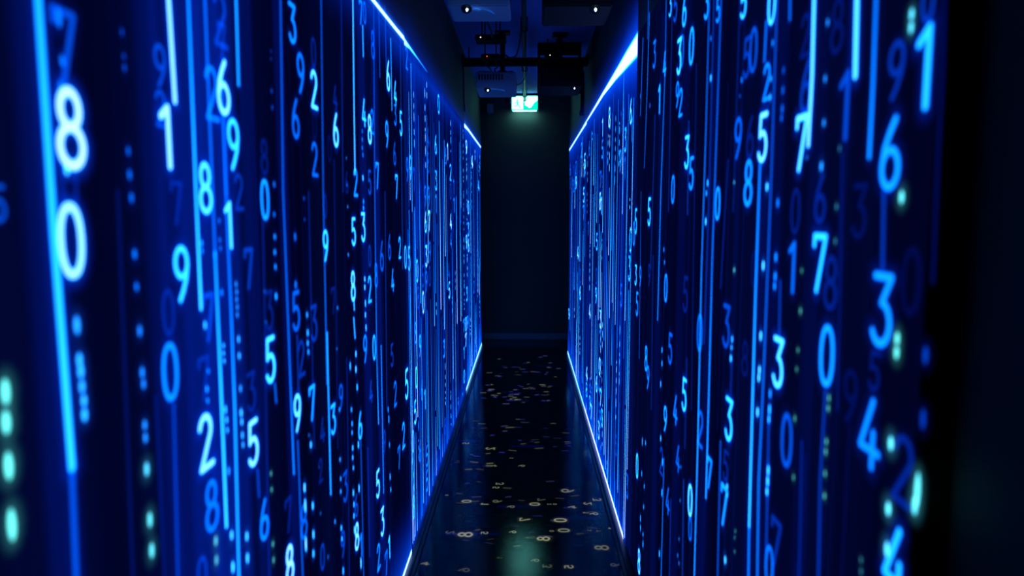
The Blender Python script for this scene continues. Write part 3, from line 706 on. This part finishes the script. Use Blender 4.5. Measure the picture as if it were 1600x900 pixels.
# ------------------------------------------------------------------ projectors under the ceiling
def projector(x0, x1, y0, y1, z0, z1, mat, lens_u, label, pole_u, glow_k, side, lr=.006):
    """casing with sloping underside, lens port low in its front, vents, knobs, lamp, ceiling mount"""
    cx, cy = (x0 + x1) / 2, (y0 + y1) / 2
    t = thing('ceiling_projector', label, 'projector', (cx, cy, z0), 'ceiling projectors')
    hw, hd, h = (x1 - x0) / 2, (y1 - y0) / 2, z1 - z0
    bm = bmesh.new()
    prof = [(-hd, .35 * h), (-hd, h * .93), (-hd + .02, h), (hd - .02, h), (hd, h * .9), (hd, .06 * h), (hd - .02, 0), (-hd + .03, .0)]
    A = [bm.verts.new((-hw, y, z)) for y, z in prof]; B = [bm.verts.new((hw, y, z)) for y, z in prof]
    bm.faces.new(A); bm.faces.new(B[::-1])
    for i in range(len(prof)):
        j = (i + 1) % len(prof); bm.faces.new((A[i], B[i], B[j], A[j]))
    bmesh.ops.bevel(bm, geom=bm.edges[:], offset=.007, segments=3, affect='EDGES')
    q = MB(); q.merge(bm); q.build('casing', mat, t)
    lx = -hw + lens_u * 2 * hw
    q = MB().tube([(lx, -hd + .055, .004), (lx, -hd + .045, -.010)], .026, 20)
    q.build('lens_ring', M['casing'], t)
    q = MB().tube([(lx, -hd + .048, -.008), (lx, -hd + .044, -.013)], .019, 20, taper=(.019, .014))
    q.build('lens', M['glass'], t)
    q = MB()
    q.tube([(lx + .004, -hd + .040, -.012), (lx + .003, -hd + .034, -.021)], .008, 12, taper=(lr, lr * .55))
    q.build('lit_lens_centre', M['lens_light'], t, 'bright white blue lens light')
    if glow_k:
        bw = bmesh.new()  # glowing sliver added to imitate lens light scattered across the underside
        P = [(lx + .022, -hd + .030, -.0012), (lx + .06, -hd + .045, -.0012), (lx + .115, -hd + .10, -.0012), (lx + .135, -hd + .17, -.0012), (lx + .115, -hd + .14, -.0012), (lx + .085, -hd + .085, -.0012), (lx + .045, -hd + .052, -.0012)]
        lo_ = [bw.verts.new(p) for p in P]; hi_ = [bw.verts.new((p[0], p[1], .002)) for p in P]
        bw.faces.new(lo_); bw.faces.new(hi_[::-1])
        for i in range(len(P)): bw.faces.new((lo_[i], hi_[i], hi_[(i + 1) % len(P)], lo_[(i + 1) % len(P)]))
        q = MB(); q.merge(bw); q.build('painted_light_streak', M['lens_streak'], t, 'curved dim blue streak of lens light painted on the underside')
    q = MB()
    for k in range(9): q.box(-hw * .85 + k * .022, -hw * .85 + k * .022 + .012, -hd - .002, -hd + .004, h * .48, h * .82)
    q.build('front_vent', M['grille'], t)
    q = MB()
    for k in range(7): q.box((hw - .002) * side - .003, (hw - .002) * side + .003, -hd * .6 + k * .03, -hd * .6 + k * .03 + .017, h * .3, h * .75)
    q.build('side_vent', M['grille'], t)
    for sx, sy in ((-1, -1), (1, -1), (1, 1), (-1, 1)):
        MB().tube([(sx * hw * .8, sy * hd * .75, h - .004), (sx * hw * .8, sy * hd * .75, h + .012)], .010, 10).build('foot', M['casing'], t)
    # mount: spider arms, hub, pole, ceiling plate
    px = pole_u - cx; top = CEIL - z0
    q = MB()
    for sx, sy in ((-1, -1), (1, -1), (1, 1), (-1, 1)):
        q.tube([(px, 0, h + .03), (sx * hw * .7, sy * hd * .65, h + .012), (sx * hw * .7, sy * hd * .65, h + .002)], .007, 8)
    q.box(px - .035, px + .035, -.035, .035, h + .022, h + .045, .004)
    q.build('mount_bracket', M['steel'], t)
    MB().tube([(px, 0, h + .04), (px, 0, top - .01)], .021, 14).build('mount_pole', M['steel'], t)
    MB().box(px - .06, px + .06, -.06, .06, top - .014, top - .0005, .003).build('ceiling_plate', M['steel'], t)
    MB().tube([(hw * .62, -hd - .0005, h * .62), (hw * .62, -hd - .004, h * .62)], .004, 10).build('remote_sensor', M['glass'], t)
    if glow_k:
        l = bpy.data.lights.new('lens_spill', 'POINT'); l.energy = glow_k; l.color = (.06, .28, 1.0); l.shadow_soft_size = .006
        lo = bpy.data.objects.new('lens_spill', l); COL.objects.link(lo); lo.parent = t; lo.location = (lx + .05, -hd + .07, -.020)
    return t
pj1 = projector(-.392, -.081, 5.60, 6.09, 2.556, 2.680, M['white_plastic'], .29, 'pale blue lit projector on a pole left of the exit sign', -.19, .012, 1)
pj2 = projector(.105, .440, 5.66, 6.16, 2.580, 2.735, M['casing'], .80, 'black projector hanging just right of the exit sign', .27, 0, -1, .0035)
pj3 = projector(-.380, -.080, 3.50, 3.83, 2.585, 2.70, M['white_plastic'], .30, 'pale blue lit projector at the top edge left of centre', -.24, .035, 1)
pj4 = projector(.080, .405, 3.42, 3.83, 2.560, 2.70, M['casing'], .74, 'black projector with bright blue lens at top edge right of centre', .26, 0, -1)

# hanging frame around the right far projector
fr = thing('projector_frame', 'black hanging frame with open window above the black projector', 'frame', (.27, 6.22, CEIL))
q = MB(); q.box(-.175, .195, -.02, .02, -.10, -.002, .003); q.build('top_rail', M['steel'], fr)
for a in (-.175, .172): MB().box(a, a + .023, -.02, .02, -.42, -.095, .003).build('upright', M['steel'], fr)
MB().box(-.155, .175, -.012, .012, -.42, -.27, .003).build('back_plate', M['steel'], fr)
MB().box(-.03, .004, -.018, .018, -.28, -.095, .003).build('centre_strap', M['steel'], fr)

# cross rail that carries the gear
cr = thing('cross_rail', 'black steel rail running across under the ceiling from wall to wall', 'rail', (0, 6.35, 2.90))
MB().box(WLX + .004, WRX - .004, -.022, .022, -.035, .035, .003).build('rail', M['steel'], cr)
for a in (-.5, -.02, .47): MB().tube([(a, 0, .03), (a, 0, CEIL - 2.9 - .001)], .006, 8).build('threaded_rod', M['steel'], cr)
MB().box(WLX + .004, WLX + .02, -.05, .05, -.03, .06, .003).build('end_bracket', M['steel'], cr)
MB().box(WRX - .02, WRX - .004, -.05, .05, -.03, .06, .003).build('end_bracket', M['steel'], cr)

# long conduit along the middle of the ceiling
cd = thing('ceiling_conduit', 'long straight conduit along the ceiling centre ending before the exit sign', 'pipe', (-.018, 4, 2.945))
MB().tube([(0, -3.5, 0), (0, 4.72, 0)], .0165, 14).build('pipe', M['pipe'], cd)
MB().tube([(0, 4.70, 0), (0, 4.735, 0)], .020, 14).build('end_cap', M['steel'], cd)
for a in (-2, -.2, 1.4, 2.9, 4.4):
    MB().box(-.024, .024, -.010, .010, -.019, -.012, .001).box(-.027, -.019, -.010, .010, -.019, CEIL - 2.945 - .001, .001).box(.019, .027, -.010, .010, -.019, CEIL - 2.945 - .001, .001).build('pipe_clamp', M['steel'], cd).location = (0, a, 0)

# control boxes with lamps
def gear(name, label, x0, x1, y0, y1, z0, z1, led, lx, cat, mat='casing', stem=True):
    t = thing(name, label, cat, ((x0 + x1) / 2, (y0 + y1) / 2, z0))
    w, d, h = (x1 - x0) / 2, (y1 - y0) / 2, z1 - z0
    MB().box(-w, w, -d, d, 0, h, .005).build('box', M[mat], t)
    q = MB()
    for k in range(5): q.box(-w * .5 + k * w * .22, -w * .5 + k * w * .22 + .004, -d - .001, -d + .002, h * .25, h * .7)
    q.build('vent', M['grille'], t)
    MB().tube([(lx - (x0 + x1) / 2, -d - .003, h * .45), (lx - (x0 + x1) / 2, -d + .001, h * .45)], .0048, 10).build('indicator_lamp', M[led], t)
    if stem:
        for a in (-w * .6, w * .6): MB().tube([(a, 0, h - .002), (a, 0, CEIL - z0 - .001)], .005, 8).build('hanger', M['steel'], t)
    return t
gear('media_box', 'flat black box with a white lamp hung above left projector', -.375, -.150, 5.35, 5.50, 2.855, 2.895, 'led_white', -.335, 'electronics box')
gear('power_box', 'small black box with red lamp above the left far projector', -.34, -.20, 5.46, 5.56, 2.745, 2.780, 'led_red', -.295, 'electronics box')
gear('network_box', 'small black box with white lamp above the right projector', .150, .275, 6.02, 6.12, 2.868, 2.908, 'led_white', .195, 'electronics box')
jb = tag(MB().box(-.30, -.20, 4.62, 4.74, CEIL - .045, CEIL - .0005, .004).build('junction_box', M['casing']), 'square black junction box fixed to the ceiling left of conduit', 'junction box')
jb2 = tag(MB().box(-.055, .02, 3.30, 3.44, CEIL - .15, CEIL - .062, .006).build('conduit_coupler', M['steel']), 'dark coupler block on the ceiling conduit at top edge', 'junction box')

def cable(label, pts, r=.005):
    return tag(MB().tube(smooth_path(pts), r, 8).build('cable', M['cable']), label, 'cable')
cable('black cable curling down from ceiling box to the media box', [(-.27, 4.70, CEIL - .04), (-.30, 4.8, 2.95), (-.27, 5.0, 2.90), (-.25, 5.2, 2.875), (-.25, 5.335, 2.872)], .007)
cable('black cable drooping from the projector pole up to the conduit', [(-.17, 5.88, 2.86), (-.13, 5.80, 2.82), (-.08, 5.7, 2.82), (-.05, 5.5, 2.87), (-.035, 5.3, 2.925)], .007)
cable('thin black cable from the conduit down towards nearest left projector', [(-.02, 3.62, 2.925), (-.06, 3.72, 2.86), (-.10, 3.8, 2.79), (-.14, 3.80, 2.70)], .006)
cable('black loop of cable behind the left far projector', [(-.30, 5.52, 2.75), (-.31, 5.55, 2.72), (-.28, 5.60, 2.70), (-.27, 5.64, 2.682)], .005)
cable('second loop of cable beside the left projector pole', [(-.24, 5.52, 2.75), (-.22, 5.58, 2.71), (-.245, 5.63, 2.70), (-.235, 5.68, 2.682)], .005)
cable('thin cable curling inside the right projector frame window', [(.155, 6.19, 2.90), (.135, 6.17, 2.84), (.17, 6.15, 2.80), (.20, 6.12, 2.77), (.19, 6.05, 2.735)], .005)
cable('thin cable slanting from left projector to the conduit near exit sign', [(-.10, 6.07, 2.66), (-.06, 6.5, 2.74), (-.03, 6.9, 2.84), (-.018, 7.2, 2.925)], .005)
cable('cable hanging on the left wall above the screens', [(WLX + .008, 6.35, 2.87), (WLX + .012, 6.36, 2.78), (WLX + .008, 6.42, 2.62), (WLX + .010, 6.48, 2.50)], .006)
hb = thing('wall_bracket', 'slim black bracket hanging on right wall beside black projector', 'bracket', (WRX - .001, 6.80, 2.50))
MB().box(-.030, -.0, -.035, .035, .02, .40, .004).build('strip', M['steel'], hb)
MB().box(-.036, -.0, -.012, .012, 0, .05, .004).build('hook', M['steel'], hb)

# small sensor hanging under the left far projector
sn = thing('sensor', 'tiny dark sensor with white rim below the left far projector', 'sensor', (-.155, 6.10, 2.52))
MB().box(-.022, .022, -.02, .02, -.002, .036, .004).build('body', M['casing'], sn)
MB().box(.016, .028, -.022, .018, -.004, .028, .003).build('white_rim', M['white_plastic'], sn, 'white side rim')

# ------------------------------------------------------------------ end of the corridor
sp = thing('wall_speaker', 'small grey box speaker on the end wall left of exit sign', 'speaker', (-.442, BACK - .001, 2.80))
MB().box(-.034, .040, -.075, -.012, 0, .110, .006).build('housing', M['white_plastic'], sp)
MB().box(-.056, -.036, -.078, -.010, .002, .108, .005).build('dark_front', M['grille'], sp, 'dark side panel')
MB().box(-.018, .018, -.014, 0, .03, .08, .002).build('wall_plate', M['steel'], sp)
cable('thin cable rising from the end wall speaker to the ceiling', [(-.44, 8.80, 2.905), (-.47, 8.80, 2.95), (-.50, 8.82, 3.0), (-.51, 8.82, CEIL - .001)], .004)

ex = thing('exit_sign', 'lit green and white running figure exit sign on the end wall', 'exit sign', (-.020, 8.79, 2.833))
W, H = .158, .166
q = MB().box(-W - .006, W + .006, -.022, .03, -.004, 0, .001).box(-W - .006, W + .006, -.022, .03, H, H + .006, .002)
q.box(-W - .006, -W, -.022, .03, 0, H).box(W, W + .006, -.022, .03, 0, H).box(-W, W, .012, .03, 0, H)
q.build('housing', M['white_plastic'], ex)
MB().box(-W, W, -.018, -.010, .0, H).build('lit_face', M['sign_green'], ex, 'glowing green face')
MB().box(-W * .9, W * .9, -.016, .024, -.010, -.0045, .001).build('under_light', M['sign_under'], ex)
q = MB().prism([(-W + .008, .010), (-.018, .010), (-.018, H - .006), (-W + .008, H - .006)], -.0205, -.0182)
q.build('white_doorway', M['sign_white'], ex)
q = MB().prism([(.0, H - .004), (W - .004, H - .004), (W - .004, .112), (.118, .086), (.078, .030), (.052, .022), (.030, .045), (.012, .052), (.0, .062)], -.0205, -.0182)
q.build('white_arrow', M['sign_white'], ex)
q = MB()
cx_, cz_ = -.090, .112
q.prism([(cx_ + .011 * math.cos(a * math.pi / 6), cz_ + .011 * math.sin(a * math.pi / 6)) for a in range(12)], -.0225, -.0207)
def limb(a, b, w):
    dx, dz = b[0] - a[0], b[1] - a[1]; L = math.hypot(dx, dz); nx, nz = -dz / L * w, dx / L * w
    q.prism([(a[0] + nx, a[1] + nz), (b[0] + nx, b[1] + nz), (b[0] - nx, b[1] - nz), (a[0] - nx, a[1] - nz)], -.0225, -.0207)
for a, b, w in (((-.094, .100), (-.082, .062), .0085), ((-.094, .096), (-.118, .084), .0035), ((-.118, .084), (-.126, .068), .0035), ((-.090, .096), (-.064, .090), .0035),
                ((-.064, .090), (-.054, .100), .0035), ((-.084, .064), (-.106, .044), .005), ((-.106, .044), (-.132, .040), .0045), ((-.081, .064), (-.060, .046), .005), ((-.060, .046), (-.052, .018), .0045)):
    limb(a, b, w)
q.build('running_figure', M['sign_green'], ex, 'green running figure')
for a in (-.11, .11): MB().box(a - .01, a + .01, -.002, .012, H + .004, CEIL - 2.833 - .0005).build('ceiling_bracket', M['steel'], ex)
